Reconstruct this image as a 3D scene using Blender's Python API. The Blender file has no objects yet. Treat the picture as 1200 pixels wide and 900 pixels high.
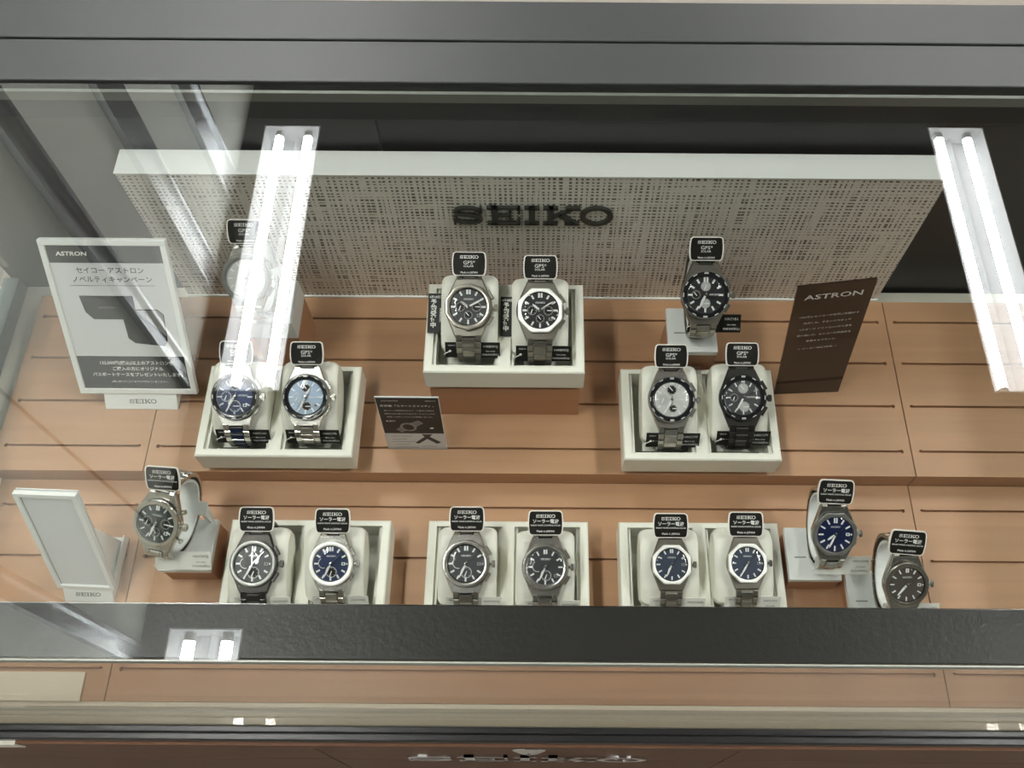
import bpy, bmesh, math, random
from mathutils import Vector, Matrix, Euler
R = math.radians
random.seed(4)
scene = bpy.context.scene
COL = scene.collection
Z0 = 0.72                      # height of the lower display board above the shop floor

# ------------------------------------------------------------------ camera
FPX = 1075.0
cam_d = bpy.data.cameras.new('camera')
cam = bpy.data.objects.new('camera', cam_d); COL.objects.link(cam)
cam_d.sensor_width = 36.0
cam_d.lens = FPX / 1200 * 36.0
cam_d.shift_x = -30 / 1200
cam_d.clip_start = 0.02
cam.rotation_mode = 'XYZ'
cam.matrix_world = Matrix.Translation((0, 0, 0.8 + Z0)) @ Matrix.Rotation(R(90 - 62.4), 4, 'X') @ Matrix.Rotation(R(0.42), 4, 'Z')
scene.camera = cam

# ------------------------------------------------------------------ colour, world
vs = scene.view_settings
vs.view_transform = 'Standard'; vs.look = 'None'; vs.gamma = 1; vs.use_curve_mapping = False
vs.exposure = 0.42
TUBE = 118.0                    # ceiling tubes
world = bpy.data.worlds.new('world'); scene.world = world
world.use_nodes = True
world.node_tree.nodes['Background'].inputs[0].default_value = (0.80, 0.86, 0.84, 1)
world.node_tree.nodes['Background'].inputs[1].default_value = 0.30
scene.cycles.max_bounces = 10
scene.cycles.transparent_max_bounces = 16
scene.cycles.caustics_reflective = False
scene.cycles.caustics_refractive = False
scene.cycles.sample_clamp_indirect = 4.0
try:
    scene.cycles.use_denoising = True
except Exception:
    pass

# ------------------------------------------------------------------ materials
def srgb(r, g, b):
    f = lambda c: c / 12.92 if c <= .04045 else ((c + .055) / 1.055) ** 2.4
    return (f(r / 255), f(g / 255), f(b / 255))
def newmat(name):
    m = bpy.data.materials.new(name); m.use_nodes = True
    return m, m.node_tree, m.node_tree.nodes['Principled BSDF']
def pmat(name, col, rough=.5, metal=0, coat=0, noise=0, nscale=300, bump=0, bscale=400, spec=.5, emit=None):
    m, t, p = newmat(name)
    p.inputs['Base Color'].default_value = (*col, 1)
    p.inputs['Roughness'].default_value = rough
    p.inputs['Metallic'].default_value = metal
    p.inputs['Coat Weight'].default_value = coat
    p.inputs['Specular IOR Level'].default_value = spec
    tc = t.nodes.new('ShaderNodeTexCoord')
    if noise:
        n = t.nodes.new('ShaderNodeTexNoise'); n.inputs['Scale'].default_value = nscale
        mx = t.nodes.new('ShaderNodeMix'); mx.data_type = 'RGBA'
        mx.inputs['A'].default_value = (*[c * (1 - noise) for c in col], 1)
        mx.inputs['B'].default_value = (*[min(1, c * (1 + noise)) for c in col], 1)
        t.links.new(tc.outputs['Object'], n.inputs['Vector'])
        t.links.new(n.outputs['Fac'], mx.inputs['Factor'])
        t.links.new(mx.outputs['Result'], p.inputs['Base Color'])
    if bump:
        n = t.nodes.new('ShaderNodeTexNoise'); n.inputs['Scale'].default_value = bscale
        b = t.nodes.new('ShaderNodeBump'); b.inputs['Strength'].default_value = bump; b.inputs['Distance'].default_value = .001
        t.links.new(tc.outputs['Object'], n.inputs['Vector'])
        t.links.new(n.outputs['Fac'], b.inputs['Height'])
        t.links.new(b.outputs['Normal'], p.inputs['Normal'])
    if emit:
        p.inputs['Emission Color'].default_value = (*emit[0], 1)
        p.inputs['Emission Strength'].default_value = emit[1]
    return m
def glassmat(name, tint=(.975, .985, .972), boost=1.0, dirt=0.0):
    """thin pane: transparent, with a fresnel mirror on top"""
    m = bpy.data.materials.new(name); m.use_nodes = True
    t = m.node_tree; t.nodes.clear()
    out = t.nodes.new('ShaderNodeOutputMaterial')
    tr = t.nodes.new('ShaderNodeBsdfTransparent'); tr.inputs[0].default_value = (*tint, 1)
    gl = t.nodes.new('ShaderNodeBsdfGlossy'); gl.inputs['Roughness'].default_value = 0.0
    gl.inputs[0].default_value = (1, 1, 1, 1)
    fr = t.nodes.new('ShaderNodeFresnel'); fr.inputs[0].default_value = 1.52
    ge = t.nodes.new('ShaderNodeNewGeometry'); io = t.nodes.new('ShaderNodeMapRange')     # same mirror strength on both faces of the pane
    io.inputs['To Min'].default_value = 1.52; io.inputs['To Max'].default_value = 1 / 1.52
    t.links.new(ge.outputs['Backfacing'], io.inputs['Value']); t.links.new(io.outputs[0], fr.inputs[0])
    mu = t.nodes.new('ShaderNodeMath'); mu.operation = 'MULTIPLY'; mu.use_clamp = True; mu.inputs[1].default_value = boost
    mx = t.nodes.new('ShaderNodeMixShader')
    t.links.new(fr.outputs[0], mu.inputs[0]); t.links.new(mu.outputs[0], mx.inputs[0])
    t.links.new(tr.outputs[0], mx.inputs[1]); t.links.new(gl.outputs[0], mx.inputs[2])
    last = mx
    if dirt:
        df = t.nodes.new('ShaderNodeBsdfDiffuse'); df.inputs[0].default_value = (.75, .75, .7, 1)
        tc = t.nodes.new('ShaderNodeTexCoord')
        n = t.nodes.new('ShaderNodeTexNoise'); n.inputs['Scale'].default_value = 45; n.inputs['Detail'].default_value = 6
        r = t.nodes.new('ShaderNodeMapRange'); r.inputs['From Min'].default_value = .3; r.inputs['From Max'].default_value = .75
        r.inputs['To Min'].default_value = dirt * .5; r.inputs['To Max'].default_value = dirt * 1.6
        m2 = t.nodes.new('ShaderNodeMixShader')
        t.links.new(tc.outputs['Object'], n.inputs['Vector']); t.links.new(n.outputs['Fac'], r.inputs['Value'])
        t.links.new(r.outputs[0], m2.inputs[0]); t.links.new(mx.outputs[0], m2.inputs[1]); t.links.new(df.outputs[0], m2.inputs[2])
        last = m2
    t.links.new(last.outputs[0], out.inputs[0])
    return m
def woodmat(name, col, dark=.75, rough=.42, axis=0):
    m, t, p = newmat(name)
    tc = t.nodes.new('ShaderNodeTexCoord'); mp = t.nodes.new('ShaderNodeMapping')
    sc = [95, 95, 95]; sc[axis] = 5
    mp.inputs['Scale'].default_value = sc
    n = t.nodes.new('ShaderNodeTexNoise'); n.inputs['Scale'].default_value = 1; n.inputs['Detail'].default_value = 7; n.inputs['Distortion'].default_value = .6
    n2 = t.nodes.new('ShaderNodeTexNoise'); n2.inputs['Scale'].default_value = 4; n2.inputs['Detail'].default_value = 3
    mx = t.nodes.new('ShaderNodeMix'); mx.data_type = 'RGBA'
    mx.inputs['A'].default_value = (*[c * dark for c in col], 1); mx.inputs['B'].default_value = (*[min(1, c * 1.12) for c in col], 1)
    mm = t.nodes.new('ShaderNodeMath'); mm.operation = 'MULTIPLY_ADD'; mm.inputs[1].default_value = .75
    m3 = t.nodes.new('ShaderNodeMath'); m3.operation = 'MULTIPLY'; m3.inputs[1].default_value = .3
    t.links.new(tc.outputs['Object'], mp.inputs[0]); t.links.new(mp.outputs[0], n.inputs['Vector'])
    t.links.new(tc.outputs['Object'], n2.inputs['Vector'])
    t.links.new(n2.outputs['Fac'], m3.inputs[0]); t.links.new(n.outputs['Fac'], mm.inputs[0]); t.links.new(m3.outputs[0], mm.inputs[2])
    t.links.new(mm.outputs[0], mx.inputs['Factor']); t.links.new(mx.outputs['Result'], p.inputs['Base Color'])
    p.inputs['Roughness'].default_value = rough
    return m
def weavemat(name):
    """white threads of uneven width crossing over a dark ground"""
    m, t, p = newmat(name)
    tc = t.nodes.new('ShaderNodeTexCoord'); sp = t.nodes.new('ShaderNodeSeparateXYZ')
    t.links.new(tc.outputs['Object'], sp.inputs[0])
    def M(op, a, b=None, c=None):
        n = t.nodes.new('ShaderNodeMath'); n.operation = op
        for i, v in enumerate((a, b, c)):
            if v is None: continue
            if isinstance(v, (int, float)): n.inputs[i].default_value = v
            else: t.links.new(v, n.inputs[i])
        return n.outputs[0]
    def noise(vx, vz, sx, sz):
        cb = t.nodes.new('ShaderNodeCombineXYZ')
        t.links.new(M('MULTIPLY', vx, sx), cb.inputs[0]); t.links.new(M('MULTIPLY', vz, sz), cb.inputs[1])
        n = t.nodes.new('ShaderNodeTexNoise'); n.inputs['Scale'].default_value = 1; n.inputs['Detail'].default_value = 2
        t.links.new(cb.outputs[0], n.inputs['Vector'])
        return n.outputs['Fac']
    x, z = sp.outputs[0], sp.outputs[2]
    res = []
    for a, b, pitch in ((x, z, .0046), (z, x, .0041)):
        wob = M('MULTIPLY_ADD', noise(a, b, 90, 3), .003, a)
        ph = M('PINGPONG', wob, pitch / 2)
        ph = M('DIVIDE', ph, pitch / 2)
        w = M('MULTIPLY_ADD', noise(a, b, 300, 18), 2.7, -.66)     # local thread width
        res.append(M('MULTIPLY', M('SUBTRACT', w, ph), 5))
    th = M('MAXIMUM', res[0], res[1])
    cl = t.nodes.new('ShaderNodeClamp'); t.links.new(th, cl.inputs[0])
    lv = noise(x, z, 160, 160)
    hot = M('MULTIPLY_ADD', lv, .22, .80)
    mx = t.nodes.new('ShaderNodeMix'); mx.data_type = 'RGBA'
    mx.inputs['A'].default_value = (.12, .105, .08, 1); mx.inputs['B'].default_value = (.80, .775, .70, 1)
    t.links.new(M('MULTIPLY', cl.outputs[0], hot), mx.inputs['Factor'])
    t.links.new(mx.outputs['Result'], p.inputs['Base Color'])
    p.inputs['Roughness'].default_value = .45
    return m
M = {}
M['wood'] = woodmat('wood_board', (.475, .268, .146), dark=.70)
M['wood_block'] = woodmat('wood_block', (.46, .235, .125), dark=.8)
M['wood_fascia'] = woodmat('wood_fascia', (.17, .085, .048), dark=.7, rough=.55)
M['wood_fascia'].node_tree.nodes['Principled BSDF'].inputs['Specular IOR Level'].default_value = .12
M['cream'] = pmat('cream_board', (.80, .77, .66), .5, noise=.04, nscale=60)
M['white'] = pmat('white_paint', (.82, .82, .75), .45, noise=.02, nscale=90)
M['tray'] = pmat('tray_leatherette', (.84, .84, .75), .5, bump=.15, bscale=900)
M['cushion'] = pmat('cushion_leatherette', (.84, .83, .74), .45, bump=.1, bscale=700)
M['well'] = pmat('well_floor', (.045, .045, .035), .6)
M['panel_white'] = pmat('panel_white_edge', (.86, .88, .86), .3)
M['weave'] = weavemat('woven_thread_panel')
M['dark_wall'] = pmat('dark_case_wall', (.032, .030, .030), .45)
M['rail'] = pmat('satin_grey_metal', (.026, .028, .0275), .42, metal=0, spec=.28, bump=.05, bscale=1500)
M['rail_black'] = pmat('gloss_black_metal', (.014, .014, .015), .30, spec=.4)
M['band'] = pmat('pebbled_black_paint', (.012, .011, .009), .36, bump=.22, bscale=300, spec=.4)
M['sill'] = pmat('grey_sill', (.44, .43, .38), .4)
M['sill_dark'] = pmat('grey_green_seal', (.14, .15, .13), .35)
M['teal_rail'] = pmat('teal_grey_metal', (.12, .15, .15), .4, metal=.3)
M['glass'] = glassmat('case_glass', boost=1.9)
M['glass_front'] = glassmat('front_case_glass', tint=(.88, .85, .80), boost=.45, dirt=.015)
M['glass_edge'] = pmat('glass_edge', (.26, .28, .24), .3)
M['letter'] = pmat('logo_letter_metal', (.055, .058, .05), .38, metal=.4)
M['chrome'] = pmat('chrome', (.8, .8, .8), .12, metal=1)
M['black_card'] = pmat('black_card', (.010, .009, .007), .4, spec=.2)
M['brown_black'] = pmat('brown_black_acrylic', (.022, .012, .007), .12)
M['ink_white'] = pmat('ink_white', (.85, .85, .82), .5)
M['ink_grey'] = pmat('ink_grey', (.30, .30, .29), .5)
M['foot_ink'] = pmat('foot_lettering_grey', (.10, .10, .095), .4)
M['ink_black'] = pmat('ink_black', (.03, .03, .03), .5)
M['paper'] = pmat('paper_white', (.66, .68, .69), .5)
M['paper_dark'] = pmat('paper_charcoal', (.018, .019, .018), .4, spec=.3)
M['print_grey'] = pmat('print_dark_grey', (.018, .018, .018), .5, noise=.3, nscale=600)
M['print_mid'] = pmat('print_mid_grey', (.25, .25, .24), .5, noise=.5, nscale=900)
M['frame_white'] = pmat('frame_white_plastic', (.80, .82, .80), .35)
M['tag_rim'] = pmat('tag_rim_plastic', (.92, .88, .82), .3)
M['price_white'] = pmat('price_card_white', (.80, .80, .74), .5)
M['thread'] = pmat('tag_thread', (.85, .85, .8), .5)
STEEL = {
 'steel': pmat('brushed_steel', (.62, .61, .57), .24, metal=1, noise=.08, nscale=1500),
 'bright': pmat('polished_steel', (.78, .77, .73), .16, metal=1),
 'titan': pmat('grey_titanium', (.40, .38, .33), .28, metal=1, noise=.1, nscale=1500),
 'satinwhite': pmat('steel_white_glare', (.95, .95, .92), .50, metal=.85),  # polished bezel steel, its white reflection put into the pale colour
 'dark': pmat('black_coated_steel', (.035, .033, .030), .32, metal=.7),
 'blue': pmat('navy_link', (.010, .018, .055), .25, metal=.4),
 'rimgrey': pmat('grey_rim', (.22, .22, .21), .3, metal=.6),
}
CER = pmat('black_ceramic', (.012, .012, .014), .12)
DIAL = {
 'black': pmat('dial_black', (.012, .012, .013), .35),
 'green': pmat('dial_grey_green', (.045, .058, .054), .3, metal=.3),
 'charcoal': pmat('dial_charcoal', (.040, .042, .045), .35, noise=.4, nscale=1200),
 'darkgrey': pmat('dial_dark_grey', (.055, .058, .062), .3, metal=.3),
 'navy': pmat('dial_navy', (.010, .018, .075), .3, metal=.3),
 'bluegrey': pmat('dial_blue_grey', (.055, .070, .105), .3, metal=.3),
 'ice': pmat('dial_ice_blue', (.30, .40, .52), .35, metal=.2),
 'silver': pmat('dial_silver', (.58, .58, .56), .35, metal=.2),
 'blue': pmat('dial_dark_blue', (.015, .030, .085), .3, metal=.3),
 'taupe': pmat('dial_taupe', (.095, .085, .070), .3, metal=.3),
}
M['crystal'] = glassmat('watch_crystal', tint=(.99, .99, 1.0), boost=.8)
M['lume'] = pmat('marker_white', (.80, .82, .80), .3)
M['subwhite'] = pmat('subdial_silver', (.50, .50, .48), .35, metal=.2)
M['tube'] = pmat('lamp_tube', (1, 1, 1), .5, emit=((1.0, .985, .96), TUBE))
M['trough'] = pmat('fixture_white', (.84, .86, .88), .45)
M['ceiling'] = pmat('ceiling_dark', (.012, .012, .012), .8)
M['floor'] = pmat('shop_floor', (.30, .27, .23), .35, noise=.1, nscale=3)
M['shopwall'] = pmat('shop_wall_panel', (.80, .84, .79), .45)
M['mullion'] = pmat('satin_aluminium', (.55, .58, .60), .25, metal=.9)
M['grey_wall'] = pmat('wall_grey', (.40, .39, .36), .7)

# ------------------------------------------------------------------ mesh helpers
class MB:
    def __init__(s): s.v = []; s.f = []
    def add(s, verts, faces, mt=None):
        o = len(s.v)
        s.v += [tuple(mt @ Vector(p)) if mt is not None else tuple(p) for p in verts]
        s.f += [tuple(i + o for i in f) for f in faces]
        return s
    def box(s, a, b, mt=None, c=0.0):
        x0, y0, z0 = a; x1, y1, z1 = b
        if c <= 0:
            v = [(x0,y0,z0),(x1,y0,z0),(x1,y1,z0),(x0,y1,z0),(x0,y0,z1),(x1,y0,z1),(x1,y1,z1),(x0,y1,z1)]
            return s.add(v, [(3,2,1,0),(4,5,6,7),(0,1,5,4),(1,2,6,5),(2,3,7,6),(3,0,4,7)], mt)
        # top edge chamfered
        v = [(x0,y0,z0),(x1,y0,z0),(x1,y1,z0),(x0,y1,z0),(x0,y0,z1-c),(x1,y0,z1-c),(x1,y1,z1-c),(x0,y1,z1-c),
             (x0+c,y0+c,z1),(x1-c,y0+c,z1),(x1-c,y1-c,z1),(x0+c,y1-c,z1)]
        f = [(3,2,1,0),(8,9,10,11)]
        for i in range(4):
            j = (i+1) % 4
            f += [(i,j,j+4,i+4),(i+4,j+4,j+8,i+8)]
        return s.add(v, f, mt)
    def prism(s, poly, z0, z1, mt=None, top=1.0, cen=(0,0), cap=True):
        n = len(poly)
        v = [(x,y,z0) for x,y in poly] + [(cen[0]+(x-cen[0])*top, cen[1]+(y-cen[1])*top, z1) for x,y in poly]
        f = [(i,(i+1)%n,n+(i+1)%n,n+i) for i in range(n)]
        if cap: f += [tuple(range(n-1,-1,-1)), tuple(range(n,2*n))]
        return s.add(v, f, mt)
    def rings(s, rings, close=False, mt=None):
        n = len(rings[0]); v = [p for r in rings for p in r]; f = []
        k = len(rings)
        for a in range(k if close else k-1):
            b = (a+1) % k
            f += [(a*n+i, a*n+(i+1)%n, b*n+(i+1)%n, b*n+i) for i in range(n)]
        return s.add(v, f, mt)
    def lathe(s, prof, n=48, mt=None, sides=None, cap=False):
        """prof: (r,z) list; closed profile if first==last"""
        rr = [[(r*math.cos(2*math.pi*i/n), r*math.sin(2*math.pi*i/n), z) for i in range(n)] for r, z in prof]
        s.rings(rr, False, mt)
        if cap:
            s.add(rr[-1], [tuple(range(n))], mt)
        return s
    def disk(s, r, z, n=48, cx=0, cy=0):
        return s.add([(cx+r*math.cos(2*math.pi*i/n), cy+r*math.sin(2*math.pi*i/n), z) for i in range(n)], [tuple(range(n))])
    def cyl(s, p0, p1, r, n=16, r1=None):
        p0 = Vector(p0); p1 = Vector(p1); d = (p1-p0); L = d.length
        q = d.to_track_quat('Z', 'Y').to_matrix().to_4x4()
        mt = Matrix.Translation(p0) @ q
        r1 = r if r1 is None else r1
        a = [(r*math.cos(2*math.pi*i/n), r*math.sin(2*math.pi*i/n), 0) for i in range(n)]
        b = [(r1*math.cos(2*math.pi*i/n), r1*math.sin(2*math.pi*i/n), L) for i in range(n)]
        s.add(a+b, [(i,(i+1)%n,n+(i+1)%n,n+i) for i in range(n)] + [tuple(range(n-1,-1,-1)), tuple(range(n,2*n))], mt)
        return s
    def tube(s, pts, r, n=8):
        for i in range(len(pts)-1): s.cyl(pts[i], pts[i+1], r, n)
        return s
    def build(s, name, mat, parent=None, smooth=False, bevel=0, loc=None, rot=None, seg=2):
        me = bpy.data.meshes.new(name); me.from_pydata(s.v, [], s.f); me.materials.append(mat)
        bm = bmesh.new(); bm.from_mesh(me); bmesh.ops.recalc_face_normals(bm, faces=bm.faces) if len(bm.faces) > 1 else None
        bm.to_mesh(me); bm.free()
        o = bpy.data.objects.new(name, me); COL.objects.link(o)
        if smooth:
            for p in me.polygons: p.use_smooth = True
            md = o.modifiers.new('es', 'EDGE_SPLIT'); md.split_angle = R(38)
        if bevel:
            b = o.modifiers.new('bv', 'BEVEL'); b.width = bevel; b.segments = seg; b.limit_method = 'ANGLE'; b.angle_limit = R(40)
            if smooth: o.modifiers.move(1, 0)
        if parent: o.parent = parent
        if loc: o.location = loc
        if rot: o.rotation_euler = rot
        return o
def empty(name, loc=(0,0,0), rot=(0,0,0), parent=None):
    o = bpy.data.objects.new(name, None); COL.objects.link(o)
    o.empty_display_size = .01; o.location = loc; o.rotation_euler = rot
    if parent: o.parent = parent
    return o
def tag(o, label, cat, group=None):
    o['label'] = label; o['category'] = cat
    if group: o['group'] = group
    return o
def struct(o):
    o['kind'] = 'structure'; return o
def subtree(o):
    yield o
    for c in o.children:
        yield from subtree(c)

# text -> mesh (cached)
_tc = {}
def text_mesh(s, size, mat, align='CENTER', sx=1.0, shear=0.0, bold=0.0, ext=0.0, space=1.0, vert=False):
    key = (s, size, mat.name, align, sx, shear, bold, ext, space)
    if key in _tc: return _tc[key]
    cu = bpy.data.curves.new('text', 'FONT'); cu.body = s; cu.size = size; cu.align_x = align; cu.align_y = 'CENTER'
    cu.resolution_u = 2; cu.shear = shear; cu.offset = bold * size; cu.extrude = ext; cu.space_character = space
    cu.space_line = 1.0
    o = bpy.data.objects.new('text', cu); COL.objects.link(o)
    bpy.context.view_layer.update()
    dg = bpy.context.evaluated_depsgraph_get()
    me = bpy.data.meshes.new_from_object(o.evaluated_get(dg))
    me.transform(Matrix.Diagonal((sx, 1, 1, 1)))
    me.materials.clear(); me.materials.append(mat)
    bpy.data.objects.remove(o); bpy.data.curves.remove(cu)
    _tc[key] = me
    return me
def join_meshes(name, items, mat, parent):
    """items: (mesh, (x,y,z)) merged into one lettering mesh"""
    mb = MB()
    for me, (x, y, z) in items:
        mb.add([(v.co.x+x, v.co.y+y, v.co.z+z) for v in me.vertices], [tuple(p.vertices) for p in me.polygons])
    return mb.build(name, mat, parent)
def seiko_polys():
    """the wide slab-serif wordmark as polygons, height 1, starting at x=0"""
    P = []
    def rc(x0, y0, x1, y1): P.append([(x0,y0),(x1,y0),(x1,y1),(x0,y1)])
    def stroke(pts, w):
        L = []; Rr = []
        for i, p in enumerate(pts):
            a = Vector(pts[max(0,i-1)]); b = Vector(pts[min(len(pts)-1,i+1)]); d = (b-a).normalized(); n = Vector((-d.y, d.x))
            q = Vector(p); L.append(q+n*w/2); Rr.append(q-n*w/2)
        for i in range(len(pts)-1):
            P.append([tuple(L[i]), tuple(Rr[i]), tuple(Rr[i+1]), tuple(L[i+1])])
    sp = [(1.30,.66),(1.20,.80),(.98,.885),(.70,.90),(.42,.885),(.22,.82),(.13,.70),(.22,.60),(.45,.545),(.80,.51),(1.10,.46),(1.27,.38),(1.31,.28),(1.22,.17),(1.0,.115),(.72,.10),(.42,.12),(.22,.20),(.13,.34)]
    stroke(sp, .15); rc(1.26,.62,1.37,1.0); rc(.06,0,.17,.38)
    x = 1.58
    rc(x+.2,0,x+.5,1); rc(x,.86,x+1.5,1); rc(x,0,x+1.5,.14); rc(x+.5,.44,x+1.05,.56); rc(x+.97,.3,x+1.1,.7); rc(x+1.38,.62,x+1.5,1); rc(x+1.38,0,x+1.5,.38)
    x = 3.26
    rc(x+.2,0,x+.48,1); rc(x,.86,x+.68,1); rc(x,0,x+.68,.14)
    x = 4.1
    rc(x+.2,0,x+.48,1); rc(x,.86,x+.68,1); rc(x,0,x+.68,.14); stroke([(x+.42,.40),(x+1.30,.90)], .15); stroke([(x+.72,.60),(x+1.40,.08)], .24)
    rc(x+1.0,.84,x+1.66,1); rc(x+.98,0,x+1.66,.16)
    cx, cy = 5.76+.75, .5; n = 40
    for i in range(n):
        a, b = 2*math.pi*i/n, 2*math.pi*(i+1)/n
        o = lambda t, rx, ry: (cx+rx*math.cos(t), cy+ry*math.sin(t))
        P.append([o(a,.75,.52), o(b,.75,.52), o(b,.50,.37), o(a,.50,.37)])
    return P
SEIKO = seiko_polys(); SW = 7.26; SXK = .835
def seiko_mesh_into(mb, cx, cy, z, h, depth=0):
    k = h
    w = SW * SXK * k
    for p in SEIKO:
        q = [(cx - w/2 + x*SXK*k, cy + (y-.5)*k) for x, y in p]
        if depth: mb.prism(q, z, z+depth)
        else: mb.add([(x, y, z) for x, y in q], [tuple(range(len(q)))])
    return mb

# ------------------------------------------------------------------ shop room (seen only in reflections and as light)
XW0, XW1, YW0, YW1, ZC = -1.10, 3.6, -2.6, 4.2, 2.36
FL = -Z0
struct(MB().box((XW0-.1, YW0, FL-.05), (XW1, YW1, FL)).build('floor', M['floor']))
# ceiling with openings for the recessed fixtures
FIX = [(-.924, 1.885), (-.924, .02), (-.924, 3.75), (1.56, 1.90), (1.56, .03), (1.56, 3.77)]
FW, FLN, FH = .105, .56, .085
xs = sorted({XW0, XW1} | {f[0]+s*FW for f in FIX for s in (-1, 1)})
ys = sorted({YW0, YW1} | {round(f[1]+s*FLN, 4) for f in FIX for s in (-1, 1)})
cm = MB()
for i in range(len(xs)-1):
    for j in range(len(ys)-1):
        mx_, my_ = (xs[i]+xs[i+1])/2, (ys[j]+ys[j+1])/2
        if any(abs(mx_-f[0]) < FW and abs(my_-f[1]) < FLN for f in FIX): continue
        cm.box((xs[i], ys[j], ZC), (xs[i+1], ys[j+1], ZC+.02))
struct(cm.build('ceiling', M['ceiling']))
struct(MB().box((XW0-.1, YW0, FL), (XW0, YW1, ZC)).build('wall_left', M['shopwall']))
struct(MB().box((XW1, YW0, FL), (XW1+.1, YW1, ZC)).build('wall_right', M['grey_wall']))
struct(MB().box((XW0, YW1, FL), (XW1, YW1+.1, ZC)).build('wall_back', M['grey_wall']))
for k, (y0, y1) in enumerate([(.468, .525), (1.30, 1.372), (1.672, 1.782), (2.048, 2.178), (2.9, 2.97)]):
    mb = MB().box((XW0, y0, FL), (XW0+.012, y1, ZC)).box((XW0+.012, y0, FL), (XW0+.022, y0+.012, ZC)).box((XW0+.012, y1-.012, FL), (XW0+.022, y1, ZC))
    struct(mb.build('trim_%d' % (k+1), M['mullion']))
struct(MB().box((XW0, .845, FL), (XW0+.004, .853, ZC)).build('trim_6', M['mullion']))

def fixture(cx, cy, label):
    r = empty('ceiling_light', (cx, cy, ZC))
    tag(r, label, 'ceiling light', 'twin tube ceiling lights')
    w, l, h, t = FW-.001, FLN-.001, FH, .004
    mb = MB()
    mb.box((-w, -l, h-t), (w, l, h))
    for s in (-1, 1):
        mb.box((min(s*w, s*(w-t)), -l, 0), (max(s*w, s*(w-t)), l, h-t))
        mb.box((-w+t, min(s*l, s*(l-t)), 0), (w-t, max(s*l, s*(l-t)), h-t))
    mb.prism([(-.012, 0), (.012, 0), (0, .03)], -l+t, l-t, Matrix(((1,0,0,0),(0,0,1,0),(0,-1,0,h-t),(0,0,0,1))))
    mb.build('housing', M['trough'], r)
    for s in (-1, 1):
        x = s*.0535
        tb = MB().cyl((x, -l+.03, .035), (x, l-.03, .035), .016, 14)
        tb.build('tube', M['tube'], r, smooth=True)
        for q in (-1, 1):
            MB().cyl((x, q*(l-.03), .035), (x, q*(l-.006), .035), .0165, 12).build('lamp_holder', M['frame_white'], r)
    return r
FN = ['nearest the glass-case left end', 'over the front left of the glass case', 'far back left', 'over the right of the glass case', 'front right of the glass case', 'far back right']
for (cx, cy), nm in zip(FIX, FN):
    fixture(cx, cy, 'recessed twin tube ceiling light with white housing, ' + nm)

# ------------------------------------------------------------------ the display counter
ctr = empty('display_counter', (0, .32, FL))
tag(ctr, 'long glass-topped watch counter with dark metal rails, cream floor and brown wood front', 'display case')
X0, X1 = -.534, .521
def cpart(mb, name, mat, **k):
    o = mb.build(name, mat, None, **k); o.parent = ctr; o.location = -Vector(ctr.location); return o
XL, XR = -.75, .75                      # outer frame runs on past the picture
cpart(MB().box((X0, .102, -.03), (X1, .532, -.006)), 'cream_floor', M['cream'])
# wooden fascia of the base with vertical seams
fas = MB()
seams = [XL, -.62, -.1885, .175, .56, XR]
for a, b in zip(seams[:-1], seams[1:]):
    fas.box((a+.0008, .086, -.124), (b-.0008, .20, -.030))
    fas.box((a+.0008, .086, FL+.06), (b-.0008, .20, -.127))
cpart(fas, 'wood_front', M['wood_fascia'], bevel=.0006)
cpart(MB().box((XL, .092, FL), (XR, .52, -.032)), 'base_cabinet', M['rail_black'])
cpart(MB().box((XL, .084, -.030), (-.43, .092, -.011)), 'cream_trim', M['cream'])
cpart(MB().box((-.43, .085, -.029), (XR, .092, -.011)), 'ledge_strip', M['wood_fascia'])
cpart(MB().box((XL, .0995, -.010), (XR, .1135, .000)), 'front_sill', M['sill'], bevel=.0008)
cpart(MB().box((XL, .0935, -.010), (XR, .0992, .002)).box((XL, .0872, -.010), (XR, .0932, .0035)), 'front_rail', M['rail_black'], bevel=.0012)
cpart(MB().box((X0, .1137, -.010), (X1, .1172, -.0008)), 'front_lip', M['cream'])
# glass panes
cpart(MB().box((X0, .0995, .001), (X1, .1045, .2715)), 'front_glass', M['glass_front'])
cpart(MB().box((XL, .0985, .2795), (XR, .530, .280)), 'top_glass', M['glass'])
cpart(MB().box((XL, .0975, .2735), (XR, .0984, .2802)), 'glass_edge', M['glass_edge'])
cpart(MB().box((XL, .100, .2725), (XR, .1296, .2785)), 'front_band', M['band'])
cpart(MB().box((XL, .1297, .2715), (XR, .1303, .2785)), 'band_trim', M['chrome'])
cpart(MB().box((XL, .5225, .2700), (XR, .5255, .2790)), 'rear_seal', M['sill_dark'])
cpart(MB().box((XL, .5325, .24), (XR, .5765, .2815)), 'rear_rail', M['rail'], bevel=.0012)
cpart(MB().box((XL, .5785, .24), (XR, .6235, .2815)), 'rear_rail', M['rail'], bevel=.0012)
cpart(MB().box((X0-.012, .534, -.03), (-.1340, .546, .24)), 'sliding_door', M['dark_wall'])
cpart(MB().box((-.1325, .536, -.03), (X1+.012, .548, .24)), 'sliding_door', M['dark_wall'])
for x, s in ((X0, -1), (X1, 1)):
    a, b = sorted((x, x+s*.006))
    cpart(MB().box((a, .106, .03), (b, .531, .2715)), 'side_glass', M['glass'])
    a, b = sorted((x, x+s*.016))
    cpart(MB().box((a, .106, -.03), (b, .531, .012)), 'side_rail', M['teal_rail'])
cpart(MB().box((XL, .106, -.03), (X0-.017, .531, -.004)), 'cream_floor', M['cream'])
cpart(MB().box((X1+.017, .106, -.03), (XR, .531, -.004)), 'cream_floor', M['cream'])
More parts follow.
